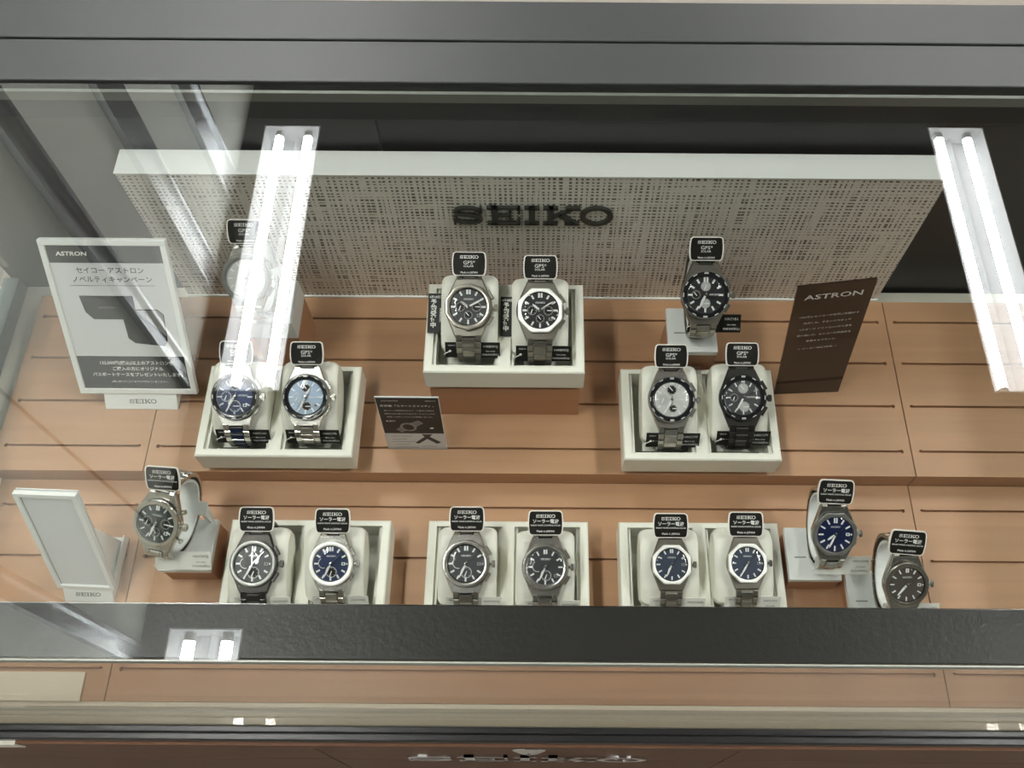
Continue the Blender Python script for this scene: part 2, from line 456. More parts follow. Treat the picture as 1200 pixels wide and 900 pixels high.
# chrome wordmark and lock on the base front
lg = MB(); seiko_mesh_into(lg, 0, 0, 0, .036, .0022)
o = cpart(lg, 'logo_lettering', M['chrome']); o.location = Vector((-.008, .0860, -.098)) - Vector(ctr.location); o.rotation_euler = (R(90), 0, 0)
lk = MB().lathe([(.0005,.0042),(.006,.0042),(.0068,.004),(.009,.0032),(.0140,.0014),(.0145,0)], 24).box((-.0012,-.005,.0041),(.0012,.005,.0048))
o = cpart(lk, 'lock', M['chrome'], smooth=True); o.location = Vector((-.005, .0860, -.034)) - Vector(ctr.location); o.rotation_euler = (R(90), 0, 0)
o.scale = (1, .8, 1)

# cream board lying at the front left
tag(MB().box((-.52, .1170, .0005), (-.3785, .1405, .0025)).build('cream_board', M['cream'], bevel=.0004), 'plain cream board strip lying on the wood behind the front glass at far left', 'board')

# ------------------------------------------------------------------ slotted wooden boards
def slot_board(name, x0, x1, y0, y1, z0, z1, slots, label, group):
    r = MB().box((x0, y0, z0), (x1, y1, z1)).build(name, M['wood'])
    c = MB()
    for y in slots:
        a, b = (x0+.0085 if x0 > -.49 else x0+.0085), x1-.0085
        zz = z1-.0045
        c.box((a, y-.0012, zz), (b, y+.0012, z1+.01))
        c.cyl((a, y, zz), (a, y, z1+.01), .0020, 12)
        c.cyl((b, y, zz), (b, y, z1+.01), .0020, 12)
    co = c.build('cutter', M['wood'])
    md = r.modifiers.new('b', 'BOOLEAN'); md.object = co; md.operation = 'DIFFERENCE'; md.solver = 'EXACT'; md.use_self = True
    bpy.context.view_layer.update()
    me = bpy.data.meshes.new_from_object(r.evaluated_get(bpy.context.evaluated_depsgraph_get()))
    r.modifiers.clear(); r.data = me
    me.materials.clear(); me.materials.append(M['wood'])
    bpy.data.objects.remove(co)
    b = r.modifiers.new('bv', 'BEVEL'); b.width = .0005; b.segments = 1; b.limit_method = 'ANGLE'; b.angle_limit = R(60)
    return tag(r, label, 'display board', group)
US = [.3391, .3855, .4318, .4786]
LS = [.1435, .1970, .2415, .2893]
BX = [(-.4985, -.3592), (-.3582, .3449), (.3459, .4865)]
for (a, b), w in zip(BX, ('left', 'middle', 'right')):
    slot_board('raised_wooden_board', a, b, .3145, .5025, -.0055, .022, US, 'raised light wood board with long slots, %s section of the rear tier' % w, 'slotted wooden display boards')
    slot_board('wooden_board', a, b, .1175, .3140, -.0055, 0, LS, 'low light wood board with long slots, %s section of the front tier' % w, 'slotted wooden display boards')

# ------------------------------------------------------------------ woven background panel
pn = empty('background_panel', (-.006, .516, .022))
tag(pn, 'white-edged background panel with woven thread pattern and dark SEIKO lettering', 'display panel')
PW, PH = .3465, .185
MB().box((-PW, -.0105, .003), (PW, .013, PH-.001)).build('panel_core', M['panel_white'], pn)
MB().box((-PW, -.0125, PH-.001), (PW, .0135, PH+.0005)).build('top_edge', M['panel_white'], pn, bevel=.0004)
MB().box((-PW, -.0135, 0), (PW, -.0105, .003)).build('bottom_edge', M['panel_white'], pn)
MB().box((-PW+.001, -.0118, .003), (PW-.001, -.0106, PH-.0012)).build('woven_face', M['weave'], pn)
bl = MB()
seiko_mesh_into(bl, 0, 0, 0, .0245, .0028)
bl.build('logo_lettering', M['letter'], pn, loc=(.0005, -.0119, .1345), rot=(R(90), 0, 0)).scale = (.95, 1, 1)

# ------------------------------------------------------------------ trays with two wells
def grid_tray(w, d, h, wells, depth):
    """box w x d x h (base at z=0) with rectangular wells; returns body and floors"""
    xs = sorted({-w/2, w/2} | {q for a in wells for q in (a[0], a[2])})
    ys = sorted({-d/2, d/2} | {q for a in wells for q in (a[1], a[3])})
    me = MB()
    zb = h-depth
    inw = lambda x, y: any(a[0] < x < a[2] and a[1] < y < a[3] for a in wells)
    for i in range(len(xs)-1):
        for j in range(len(ys)-1):
            if inw((xs[i]+xs[i+1])/2, (ys[j]+ys[j+1])/2): continue
            me.add([(xs[i],ys[j],h),(xs[i+1],ys[j],h),(xs[i+1],ys[j+1],h),(xs[i],ys[j+1],h)], [(0,1,2,3)])
    c = .0012
    x0, x1, y0, y1 = -w/2, w/2, -d/2, d/2
    me.v = [( (x0+c if abs(x-x0)<1e-9 else x1-c if abs(x-x1)<1e-9 else x), (y0+c if abs(y-y0)<1e-9 else y1-c if abs(y-y1)<1e-9 else y), z) for x, y, z in me.v]
    top = [(x0+c,y0+c,h),(x1-c,y0+c,h),(x1-c,y1-c,h),(x0+c,y1-c,h)]
    mid = [(x0,y0,h-c),(x1,y0,h-c),(x1,y1,h-c),(x0,y1,h-c)]
    bot = [(x0,y0,0),(x1,y0,0),(x1,y1,0),(x0,y1,0)]
    me.rings([bot, mid, top]); me.add(bot, [(3,2,1,0)])
    for a in wells:
        q = lambda z, e=0: [(a[0]+e,a[1]+e,z),(a[2]-e,a[1]+e,z),(a[2]-e,a[3]-e,z),(a[0]+e,a[3]-e,z)]
        me.rings([q(h), q(zb)]); 
    return me
TW, TD, TH = .1385, .0905, .0275
def make_tray(x, y, z, label, block=0.0):
    """x,y centre, z = level it stands on; the wood foot (or block) is part of the tray"""
    r = empty('watch_tray', (x, y, z))
    tag(r, label, 'display tray', 'cream double watch trays')
    foot = .0085
    MB().box((-TW/2+.005, -TD/2+.004, 0), (TW/2-.005, TD/2-.004, foot)).build('wood_foot', M['wood_block'], r)
    wells = [(-.0620, -.0385, -.0055, .0400), (.0055, -.0385, .0620, .0400)]
    me = grid_tray(TW, TD, TH, wells, .0250)
    b = me.build('tray_body', M['tray'], r, loc=(0, 0, foot))
    for a in wells:
        MB().box((a[0], a[1], .0004), (a[2], a[3], .0024)).build('well_floor', M['tray'], r, loc=(0, 0, foot))
        mx_ = (a[0]+a[2])/2
        MB().box((a[0], a[1], .0026), (a[0]+.0029, a[3], TH-.0035)).build('well_liner', M['tray'], r, loc=(0, 0, foot))
        MB().box((a[2]-.0029, a[1], .0026), (a[2], a[3], TH-.0035)).build('well_liner', M['tray'], r, loc=(0, 0, foot))
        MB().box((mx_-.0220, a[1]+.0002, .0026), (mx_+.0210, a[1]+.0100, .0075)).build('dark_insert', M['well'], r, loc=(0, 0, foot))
        rim = MB()
        e = .0010
        for (xa, ya, xb, yb) in ((a[0]-e, a[1]-e, a[2]+e, a[1]), (a[0]-e, a[3], a[2]+e, a[3]+e), (a[0]-e, a[1], a[0], a[3]), (a[2], a[1], a[2]+e, a[3])):
            rim.box((xa, ya, TH-.0002), (xb, yb, TH+.0004))
        rim.build('well_rim', M['tray'], r, loc=(0, 0, foot))
    return r
CYU = .3598
make_tray(-.0290, .4168, .074, 'cream double watch tray raised on a wood block before the woven panel')
bk = tag(MB().box((-.0672, -.0430, 0), (.0672, .0430, .052)).build('wood_block', M['wood_block'], loc=(-.0290, .4172, .022), bevel=.0006), 'reddish wood block carrying the middle watch tray', 'display block')
make_tray(-.2315, CYU, .022, 'cream double watch tray at the left of the rear tier, beside the campaign sign')
make_tray(.1455, CYU-.0005, .022, 'cream double watch tray at the right of the rear tier, beside the ASTRON card')
make_tray(-.1960, .2190, .0, 'cream double watch tray at the left of the front tier')
make_tray(-.0245, .2192, .0, 'cream double watch tray in the middle of the front tier')
make_tray(.1408, .2192, .0, 'cream double watch tray at the right of the front tier')

# ------------------------------------------------------------------ watches
HALF = [(.0225,-.0045),(.0285,-.0062),(.0345,-.0105),(.0390,-.0170),(.0415,-.0250),(.0410,-.0330),(.0360,-.0400),(.0270,-.0445),(.0140,-.0468),(0,-.0475)]
HALF_R = [(.0225,-.0045),(.0275,-.0065),(.0320,-.0115),(.0345,-.0180),(.0350,-.0250),(.0330,-.0330),(.0275,-.0400),(.0190,-.0445),(.0090,-.0468),(0,-.0475)]
HALF_S = [(.0225,-.0045),(.0275,-.0065),(.0315,-.0115),(.0340,-.0190),(.0350,-.0280),(.0340,-.0370),(.0300,-.0455),(.0225,-.0520),(.0120,-.0560),(0,-.0572)]
def smooth_path(P, step):
    pts = []
    n = len(P)
    for i in range(n-1):
        p0, p1, p2, p3 = P[max(0,i-1)], P[i], P[i+1], P[min(n-1,i+2)]
        for k in range(16):
            t = k/16
            pts.append(tuple(.5*((2*p1[c])+(-p0[c]+p2[c])*t+(2*p0[c]-5*p1[c]+4*p2[c]-p3[c])*t*t+(-p0[c]+3*p1[c]-3*p2[c]+p3[c])*t**3) for c in (0,1)))
    pts.append(P[-1])
    out = [pts[0]]; acc = 0; L = 0
    for a, b in zip(pts[:-1], pts[1:]):
        L += math.hypot(b[0]-a[0], b[1]-a[1])
    m = max(2, round(L/step)); st = L/m; tgt = st
    for a, b in zip(pts[:-1], pts[1:]):
        d = math.hypot(b[0]-a[0], b[1]-a[1])
        while acc+d >= tgt-1e-9 and len(out) < m+1:
            t = (tgt-acc)/d if d else 0
            out.append((a[0]+(b[0]-a[0])*t, a[1]+(b[1]-a[1])*t)); tgt += st
        acc += d
    while len(out) < m+1: out.append(pts[-1])
    return out
def hull(pts):
    pts = sorted(set(pts)); 
    def half(ps):
        h = []
        for p in ps:
            while len(h) >= 2 and (h[-1][0]-h[-2][0])*(p[1]-h[-2][1])-(h[-1][1]-h[-2][1])*(p[0]-h[-2][0]) <= 0: h.pop()
            h.append(p)
        return h[:-1]
    return half(pts)+half(pts[::-1])
def link_parts(half, k, w0, w1, center):
    """outer links and centre links along both halves of the loop (6 and 12 o'clock)"""
    A, B, D = MB(), MB(), MB()
    for sgn in (-1, 1):
        src = HALF_R if (half is HALF and sgn > 0) else half
        P = smooth_path([(a*k, b*k if i > 0 else b) for i, (a, b) in enumerate(src)], .0062)
        n = len(P)-1
        for i in range(n):
            (y0, z0), (y1, z1) = P[i], P[i+1]
            y0 *= sgn; y1 *= sgn
            L = math.hypot(y1-y0, z1-z0)
            t = Vector((0, (y1-y0)/L, (z1-z0)/L))
            nx = Vector((1, 0, 0))
            nr = t.cross(nx) if sgn > 0 else nx.cross(t)
            # nr points outward
            c = Vector((0, (y0+y1)/2, (z0+z1)/2))
            if nr.dot(Vector((0, c.y, c.z+.025))) < 0: nr = -nr
            mt = Matrix(((nx.x, t.x, nr.x, c.x), (nx.y, t.y, nr.y, c.y), (nx.z, t.z, nr.z, c.z), (0,0,0,1)))
            w = w0+(w1-w0)*min(1, i/8)
            cw = w*center
            g = .0003
            th = .0016
            for s in (-1, 1):
                a, b = sorted((s*cw*.5+s*.0002, s*w*.5))
                A.box((a, -L/2+g, -th), (b, L/2-g, th), mt, c=.0006)
            mt2 = mt @ Matrix.Translation((0, L*.5, 0))
            for e in (-1, 1):
                D.cyl((-cw*.47, -L/2*e*.93, th*.85), (cw*.47, -L/2*e*.93, th*.85), .00055, 6) if e > 0 else None
                D.v[-12:] = [tuple(mt2 @ Vector(q)) for q in D.v[-12:]] if e > 0 else D.v[-12:]
            B.box((-cw*.5, -L/2+g+.0002, -th*.8), (cw*.5, L/2-g-.0002, th*1.08), mt2, c=.0005)
    return A, B, D
_loops = {}
def needle(mb, ang, L, w, z, tail=.2, cx=0, cy=0, tip=.35, th=.0004):
    """a baton hand pointing to clock angle ang (degrees from 12, clockwise)"""
    m = Matrix.Translation((cx, cy, z)) @ Matrix.Rotation(-R(ang), 4, 'Z')
    mb.prism([(-w/2*.7, -L*tail), (w/2*.7, -L*tail), (w/2, L*.7), (w/2*tip, L), (-w/2*tip, L), (-w/2, L*.7)], 0, th, m)
def make_watch(name, loc, tilt, yaw, st, label, cat='watch', roll=0):
    r = empty('wrist_watch', loc, (R(tilt), 0, R(yaw)))
    r.rotation_mode = 'ZXY' if False else 'XYZ'
    r.matrix_basis = Matrix.Translation(loc) @ Matrix.Rotation(R(yaw), 4, 'Z') @ Matrix.Rotation(R(tilt), 4, 'X') @ Matrix.Rotation(R(roll), 4, 'Z')
    tag(r, label, cat, 'wrist watches on display')
    Rb = st.get('R', .0200)
    k = Rb/.0200
    body, bez = STEEL[st.get('body', 'steel')], None
    ws = .0115*k
    # case: circle and lug corners wrapped into one barrel outline
    circ = [(Rb*1.02*math.cos(2*math.pi*i/72), Rb*1.0*math.sin(2*math.pi*i/72)) for i in range(72)]
    out = hull(circ + [(sx*ws, sy*Rb*1.27) for sx in (-1, 1) for sy in (-1, 1)])
    cb = MB()
    n = len(out)
    def ring(z, s, sy=None): return [(x*s, y*(sy or s), z) for x, y in out]
    rr = [ring(-.0088*k, .90), ring(-.0070*k, .97), ring(-.0030*k, 1.0), ring(-.0012*k, .985), ring(-.0004, .94, .955)]
    for rg in (rr[3], rr[4]):      # lugs curve down to the bracelet
        for i, (x, y, z) in enumerate(rg):
            e = max(0, (abs(y)-Rb*.75)/Rb)
            rg[i] = (x, y, z-e*.007)
    for rg in (rr[1], rr[2]):
        for i, (x, y, z) in enumerate(rg):
            e = max(0, (abs(y)-Rb*.75)/Rb)
            rg[i] = (x, y, z-e*.006)
    cb.rings(rr); cb.add(rr[0], [tuple(range(n-1,-1,-1))]); cb.add(rr[4], [tuple(range(n))])
    cb.build('case', body, r, smooth=True)
    # bezel
    bt = st.get('bezel', 'round'); di = Rb*(.80 if bt != 'ceramic' else .78)
    bm = STEEL[st.get('bezmat', st.get('body', 'steel'))] if bt != 'ceramic' else CER
    nn = st.get('facets', 0)
    N = 96
    def prof(i, rad):
        a = 2*math.pi*(i+.5)/N
        if nn:
            seg = 2*math.pi/nn; off = st.get('foff', .5)*seg
            q = (a+off) % seg - seg/2
            f = math.cos(seg/2)/math.cos(q)*1.035
            return rad*f
        return rad
    def rg(rad, z, poly): return [((prof(i, rad) if poly else rad)*math.cos(2*math.pi*(i+.5)/N), (prof(i, rad) if poly else rad)*math.sin(2*math.pi*(i+.5)/N), z) for i in range(N)]
    bz = MB()
    zt = .0016*k
    bz.rings([rg(Rb*.985, -.0012, 1), rg(Rb*.985, zt*.55, 1), rg(Rb*.955, zt, 1), rg(di*1.07, zt*1.15, 0), rg(di, zt*.95, 0), rg(di*.985, -.0004, 0)])
    bz.build('bezel', bm, r, smooth=True)
    if bt == 'ceramic':
        mk = MB()
        for i in range(12):
            m = Matrix.Rotation(R(30*i), 4, 'Z')
            mk.box((-.0017*k, Rb*.90, zt*.98), (.0017*k, Rb*.925, zt*1.30), m)
            if i in (0, 6): mk.box((-.0017*k, Rb*.86, zt*1.1), (.0017*k, Rb*.88, zt*1.36), m)
        mk.build('bezel_markings', M['lume'], r)
        MB().lathe([(Rb*.985, zt*.2), (Rb*1.0, zt*.5), (Rb*.965, zt*1.02), (Rb*.945, zt*1.0)], 72).build('bezel_rim', STEEL['dark' if st.get('body') == 'dark' else 'rimgrey'], r, smooth=True)
    dr = di*.99
    MB().disk(dr, -.0002, 64).build('dial', DIAL[st['dial']], r)
    # rehaut
    MB().lathe([(dr, .0010), (dr*.955, .0002), (dr*.95, -.0001)], 64).build('chapter_ring', DIAL[st.get('ring', 'black')] if st.get('ring', 'black') in DIAL else STEEL[st['ring']], r, smooth=True)
    # markers
    mk = MB(); sub = st.get('subs', [])
    ml = st.get('ml', .0036)*k; mw = st.get('mw', .0011)*k
    for i in range(12):
        m = Matrix.Rotation(-R(30*i), 4, 'Z')
        r1 = dr*.93; r0 = r1-ml
        if i == 3 and st.get('date3'): r0 = r1-ml*.3
        for (sx, sy, sr) in sub:
            a = R(90-30*i); p = ((r0+r1)/2*math.cos(a), (r0+r1)/2*math.sin(a))
            if math.hypot(p[0]-sx*k, p[1]-sy*k) < sr*k: r0 = r1-ml*.35
        if i == 0:
            g = mw*.25
            mk.box((-mw-g, r0*.98, 0), (-g, r1, .0005), m); mk.box((g, r0*.98, 0), (mw+g, r1, .0005), m)
        else:
            mk.box((-mw/2, r0, 0), (mw/2, r1, .0005), m)
    if st.get('ticks'):
        for i in range(60):
            if i % 5 == 0: continue
            m = Matrix.Rotation(-R(6*i), 4, 'Z')
            mk.box((-.00012, dr*.955, .0002), (.00012, dr*.985, .0007), m)
    mk.build('hour_markers', M['lume'], r)
    # subdials
    for q, (sx, sy, sr) in enumerate(sub):
        sx *= k; sy *= k; sr *= k
        sc = st.get('subcol', 'dark')
        mm = {'dark': M['black_card'], 'white': M['subwhite'], 'same': DIAL[st['dial']]}[sc if not isinstance(sc, (list, tuple)) else sc[q]]
        sd = MB().disk(sr, .00005, 32, sx, sy).build('subdial', mm, r)
        rg_ = MB(); 
        rg_.lathe([(sr, .0001), (sr*.97, .00035), (sr*.88, .00035), (sr*.86, .0001)], 32, Matrix.Translation((sx, sy, 0)))
        for i in range(8):
            m = Matrix.Translation((sx, sy, 0)) @ Matrix.Rotation(R(45*i), 4, 'Z')
            rg_.box((-.00016, sr*.62, .0001), (.00016, sr*.86, .0003), m)
        rg_.build('subdial_ring', M['ink_grey'] if st.get('ringgrey') else M['subwhite'], sd)
        hd = MB(); needle(hd, [200, 90, 320, 150][q % 4], sr*.85, .0009*k, .0005, .3, sx, sy); hd.build('subdial_hand', M['lume'], sd)
    if st.get('arc'):
        a_ = MB(); cx, cy, sr = -dr*.42, dr*.03, dr*.30
        for i in range(14):
            a0, a1 = R(120+i*12), R(120+(i+1)*12)
            q = lambda a, rr_: (cx+rr_*math.cos(a), cy+rr_*math.sin(a), .0001)
            a_.add([q(a0, sr), q(a1, sr), q(a1, sr*.84), q(a0, sr*.84)], [(0,1,2,3)])
        a_.build('reserve_scale', M['subwhite'], r)
    dx = None
    if st.get('date3'): dx = (dr*.70, 0)
    if st.get('date4'): dx = (dr*.56, -dr*.46)
    if dx:
        w = .0016*k
        dw = MB().box((dx[0]-w, dx[1]-w*.8, 0), (dx[0]+w, dx[1]+w*.8, .0003)).build('date_window', M['lume'] if not st.get('darkdate') else M['ink_grey'], r)
        MB().box((dx[0]-w*.45, dx[1]-w*.45, .0003), (dx[0]+w*.45, dx[1]+w*.45, .00034)).build('date_digit', M['ink_black'], dw)
    lt = MB(); seiko_mesh_into(lt, st.get('logo', (0, dr*.42))[0]*k if isinstance(st.get('logo'), tuple) else 0, (st['logo'][1]*k if 'logo' in st else dr*.42), .0002, .00135*k)
    lt.build('dial_logo', M['lume'], r)
    # hands
    ah, am, as_ = st.get('time', (210, 205, 40))
    h = MB(); needle(h, ah, dr*.52, .0019*k, .0008, .12); h.build('hour_hand', M['lume'], r)
    h = MB(); needle(h, am, dr*.80, .0016*k, .0013, .12); h.build('minute_hand', M['lume'], r)
    h = MB(); needle(h, as_, dr*.84, .0005*k, .0017, .3); h.lathe([(.0012*k, .0006), (.0012*k, .0019), (.0001, .0020)], 16); h.build('second_hand', STEEL['bright'], r)
    MB().lathe([(dr*1.0, zt*.75), (dr*.9, zt*1.2), (dr*.5, zt*1.35), (.0001, zt*1.4)], 64).build('crystal', M['crystal'], r, smooth=True)
    # crown and pushers on the right flank
    cr = MB().cyl((Rb*.98, 0, -.0035), (Rb*1.09, 0, -.0035), .0016*k, 12)
    for i in range(12):
        a = 2*math.pi*i/12
        cr.box((0, -.0006, -.0006), (.0028*k, .0006, .0006), Matrix.Translation((Rb*1.09, math.cos(a)*.0024*k, -.0035+math.sin(a)*.0024*k)))
    cr.cyl((Rb*1.08, 0, -.0035), (Rb*1.21, 0, -.0035), .0024*k, 16)
    cr.build('crown', STEEL[st.get('crown', st.get('body', 'steel'))], r, smooth=True)
    if st.get('push'):
        for s in (-1, 1):
            a = R(31*s)
            m = Matrix.Rotation(a, 4, 'Z') @ Matrix.Translation((Rb*1.06, 0, -.0035))
            pb = MB()
            if st['push'] == 'round':
                pb.cyl((-.002, 0, 0), (.003, 0, 0), .0011*k, 12); pb.cyl((.0018, 0, 0), (.0042, 0, 0), .0020*k, 14)
                v = [tuple(m @ Vector(q)) for q in pb.v]; pb.v = v
            else:
                pb.box((-.0015, -.0042*k, -.0013), (.0016, .0042*k, .0013), m, c=.0005)
            pb.build('pusher', STEEL[st.get('pushmat', st.get('crown', st.get('body', 'steel')))], r)
    # bracelet
    half = HALF_S if st.get('stand') else HALF
    key = (id(half), round(k, 3), st.get('cen', .5))
    if key not in _loops:
        _loops[key] = link_parts(half, k if k > .9 else .93, .0215*k, .0180*k, st.get('cen', .5))
    A, B, D = _loops[key]
    A.build('bracelet', STEEL[st.get('brac', st.get('body', 'steel'))], r)
    B.build('center_links', STEEL[st.get('clinks', st.get('brac', st.get('body', 'steel')))], r)
    D.build('polished_bars', STEEL['bright' if st.get('brac', st.get('body', 'steel')) != 'dark' else 'rimgrey'], r)
    return r

# cushion for tray watches: the loop shape filled, softly rounded
def cushion(loc, tilt, label, w=.0485, k=1.0):
    r = empty('watch_cushion', loc)
    r.matrix_basis = Matrix.Translation(loc) @ Matrix.Rotation(R(tilt), 4, 'X')
    def side(src, fr):
        P = [(a*.925*k-.0006, (b+.0005 if b > -.04 else b+.0035)*(k if b < -.02 else 1)) for a, b in src if a > 0]
        P[0] = (.0200*k, -.0114); P[1] = (P[1][0]*.96, -.0122); P[2] = (P[2][0]*.97, -.0155)
        return P
    F_, B_ = side(HALF, 1), side(HALF_R, 0)
    prof = [(0, -.0108)] + B_ + [(0, -.0440*k)] + [(-a, b) for a, b in F_[::-1]]
    mb = MB()
    secs = [(-w/2, .86), (-w/2+.0015, .93), (-w/2+.004, .98), (-w/2+.008, 1), (0, 1), (w/2-.008, 1), (w/2-.004, .98), (w/2-.0015, .93), (w/2, .86)]
    rr = [[(x, y*s, -.028+(z+.028)*s) for y, z in prof] for x, s in secs]
    mb.rings(rr); mb.add(rr[0], [tuple(range(len(prof)))]); mb.add(rr[-1], [tuple(range(len(prof)-1,-1,-1))])
    b = mb.build('cushion_body', M['cushion'], r, smooth=True)
    for s in (-1, 1):                       # stitched side seam
        x = s*(w/2-.010)
        sm = MB(); q = [(x, y*1.004, -.028+(z+.028)*1.004) for y, z in prof]; q.append(q[0])
        sm.tube(q[3:-3], .00030, 5); sm.build('seam', M['tray'], r)
    tag(r, label, 'watch cushion', 'cream watch cushions')
    return r

# single stand: white slab on a wood block with a C-shaped holder inside the bracelet
def stand(x, y, z, h, wh, watch, label, logo=False, slab=.0065, k=1.0, side=1):
    r = empty('watch_stand', (x, y, z))
    tag(r, label, 'watch stand', 'single watch stands')
    w, d = .0445, .0465
    MB().box((-w/2+.0022, -d/2+.001, 0), (w/2-.0004, d/2-.001, h-slab)).build('wood_base', M['wood_block'], r, bevel=.0004)
    MB().box((-w/2, -d/2, h-slab), (w/2, d/2, h)).build('white_top', M['frame_white'], r, bevel=.0006)
    MB().box((-w/2+.006, -.004, h), (-w/2+.016, -.0028, h+.0003)).build('slot_line', M['ink_grey'], r)
    if logo:
        lo = MB(); seiko_mesh_into(lo, 0, 0, 0, .0036); lo.build('logo_lettering', M['ink_white'], r, loc=(0, -d/2+.0008, (h-slab)*.52), rot=(R(90), 0, 0))
    # the C band follows the bracelet loop
    mw = watch.matrix_basis
    inv = Matrix.Translation((-x, -y, -z))
    H = smooth_path([(a*(k if k > .9 else .93)*.86, b*(k if b < -.02 else 1)+(.0005 if b > -.03 else .004)) for a, b in HALF_S], .0035)
    pts = [(-a, b) for a, b in H[::-1]][:-2]; pts2 = H[2:]
    loop = pts2[::-1][::-1]
    path = [(a, b) for a, b in H[4:]] + [(-a, b) for a, b in H[::-1][1:-6]]
    mb = MB(); hw = .0085*k; t = .0011
    rr = []
    for i, (a, b) in enumerate(path):
        p = Vector(path[max(0, i-1)]); q = Vector(path[min(len(path)-1, i+1)]); dd = (q-p).normalized(); nn = Vector((-dd.y, dd.x))*t
        rr.append([tuple((inv @ mw @ Vector(v))) for v in ((-hw, a+nn.x, b+nn.y), (hw, a+nn.x, b+nn.y), (hw, a-nn.x, b-nn.y), (-hw, a-nn.x, b-nn.y))])
    mb.rings(rr); mb.add(rr[0], [(0,1,2,3)]); mb.add(rr[-1], [(3,2,1,0)])
    mb.build('c_holder', M['frame_white'], r)
    ar = MB()
    a_, b_ = sorted((side*.0070, side*.0160))
    zl = -.0538*(1 if k > .95 else k)
    ar.box((a_, -.0060, zl), (b_, .0060, zl+.0022), inv @ mw)
    ar.build('holder_arm', M['frame_white'], r)
    q = [inv @ mw @ Vector((side*x_, y_, zl+.0010)) for x_, y_ in ((.0122, -.0060), (.0160, -.0060), (.0160, .0060), (.0122, .0060))]
    nb = MB()
    lim = lambda v: (min(max(v.x, -w/2+.001), w/2-.001), min(max(v.y, -d/2+.002), d/2-.002), h-.0005)
    nb.rings([[lim(v) for v in q], [tuple(v) for v in q]]); nb.add([tuple(v) for v in q], [(0,1,2,3)]); nb.add([lim(v) for v in q], [(3,2,1,0)])
    nb.build('neck', M['frame_white'], r)
    return r

# brand tag clipped on the 12 o'clock side
def barrel(w, h, bulge, rad, n=6):
    pts = []
    cs = [(w/2-rad, h/2-rad, 0), (-w/2+rad, h/2-rad, 90), (-w/2+rad, -h/2+rad, 180), (w/2-rad, -h/2+rad, 270)]
    for ci, (cx, cy, a0) in enumerate(cs):
        for i in range(n+1):
            a = R(a0+90*i/n); pts.append((cx+rad*math.cos(a), cy+rad*math.sin(a)))
        if ci in (0,):
            pass
    out = []
    for x, y in pts:
        b = bulge*(1-(2*y/h)**2)
        out.append((x+(b if x > 0 else -b), y))
    # insert mid side points so that the sides bow
    def mids(s): return [(s*(w/2+bulge*(1-(2*yy/h)**2)), yy) for yy in ((h*.3, h*.15, 0, -h*.15, -h*.3) if s < 0 else (-h*.3, -h*.15, 0, h*.15, h*.3))]
    k = (n+1)
    return out[:2*k] + mids(-1) + out[2*k:] + mids(1)
def brand_tag(wm, off, kind, label, rot=(0, 0, 0), s=1.0):
    r = empty('brand_tag')
    r.matrix_basis = wm.matrix_basis @ Matrix.Translation(off) @ Euler([R(a) for a in rot]).to_matrix().to_4x4() @ Matrix.Scale(s, 4)
    W, H = .0252, .0188
    MB().prism(barrel(W+.0018, H+.0016, .0012, .0024), -.0011, .0002).build('rim', M['tag_rim'], r)
    MB().prism(barrel(W, H, .0010, .0018), .0002, .0006).build('card', M['black_card'], r)
    MB().box((-.0080, -H/2-.0050, -.0032), (.0080, -H/2+.004, -.0014), c=.0004).build('clip', M['black_card'], r)
    it = MB(); seiko_mesh_into(it, 0, H*.30, 0, .0026)
    z = .00075
    lines = []
    if kind == 'gps':
        lines = [(text_mesh('GPS*', .0042, M['ink_white'], sx=1.15), (0, .0008, 0)), (text_mesh('SOLAR', .0026, M['ink_white'], sx=1.1), (-.0005, -.0022, 0)), (text_mesh('Made in JAPAN', .0023, M['ink_white'], bold=.012), (0, -H*.40, 0))]
    else:
        lines = [(text_mesh('ソーラー電波', .0036, M['ink_white'], bold=.02), (0, .0012, 0)), (text_mesh('RADIO WAVE CONTROL SOLAR', .00168, M['ink_white'], bold=.012), (0, -.0020, 0)), (text_mesh('Made in JAPAN', .0023, M['ink_white'], bold=.012), (0, -H*.36, 0))]
    for me, (x, y, zz) in lines:
        it.add([(v.co.x+x, v.co.y+y, v.co.z) for v in me.vertices], [tuple(p.vertices) for p in me.polygons])
    it.build('lettering', M['ink_white'], r, loc=(0, 0, z))
    tag(r, label, 'brand tag', 'brand tags on the watches')
    return r
def price_tag(wm, off, model, price, dark, label, rot=(0, 0, 0), w=.047, h=.0150, world=None):
    r = empty('price_tag')
    r.matrix_basis = (world if world is not None else wm.matrix_basis @ Matrix.Translation(off)) @ Euler([R(a) for a in rot]).to_matrix().to_4x4()
    MB().box((-w/2, -h/2, -.00025), (w/2, h/2, .00015)).build('card', M['black_card'] if dark else M['price_white'], r)
    ink = M['ink_white'] if dark else M['ink_black']
    it = [(text_mesh(model, .0031, ink, sx=1.1), (w*.5-.0082, h*.24, .0003)),
          (text_mesh('希望小売価格', .0013, ink), (w*.5-.0082, -h*.08, .0003)),
          (text_mesh('¥%s(税込)' % price, .0023, ink), (w*.5-.0082, -h*.30, .0003)),
          (text_mesh('SEIKO', .0019, ink, sx=1.2), (-w*.5+.0056, h*.30, .0003))]
    join_meshes('lettering', it, ink, r)
    th = MB(); th.tube([(-w/2+.004, -.001, .0004), (-w/2+.0015, -.0022, .0009), (-w/2-.0012, -.0038, .0004), (-w/2-.001, -.006, -.001)], .0004, 6)
    th.lathe([(.0001, .0006), (.0010, .0004), (.0011, 0)], 12, Matrix.Translation((-w/2+.004, -.001, .0002)))
    th.build('thread', M['thread'], r)
    tag(r, label, 'price tag', 'price tags on the watches')
    return r

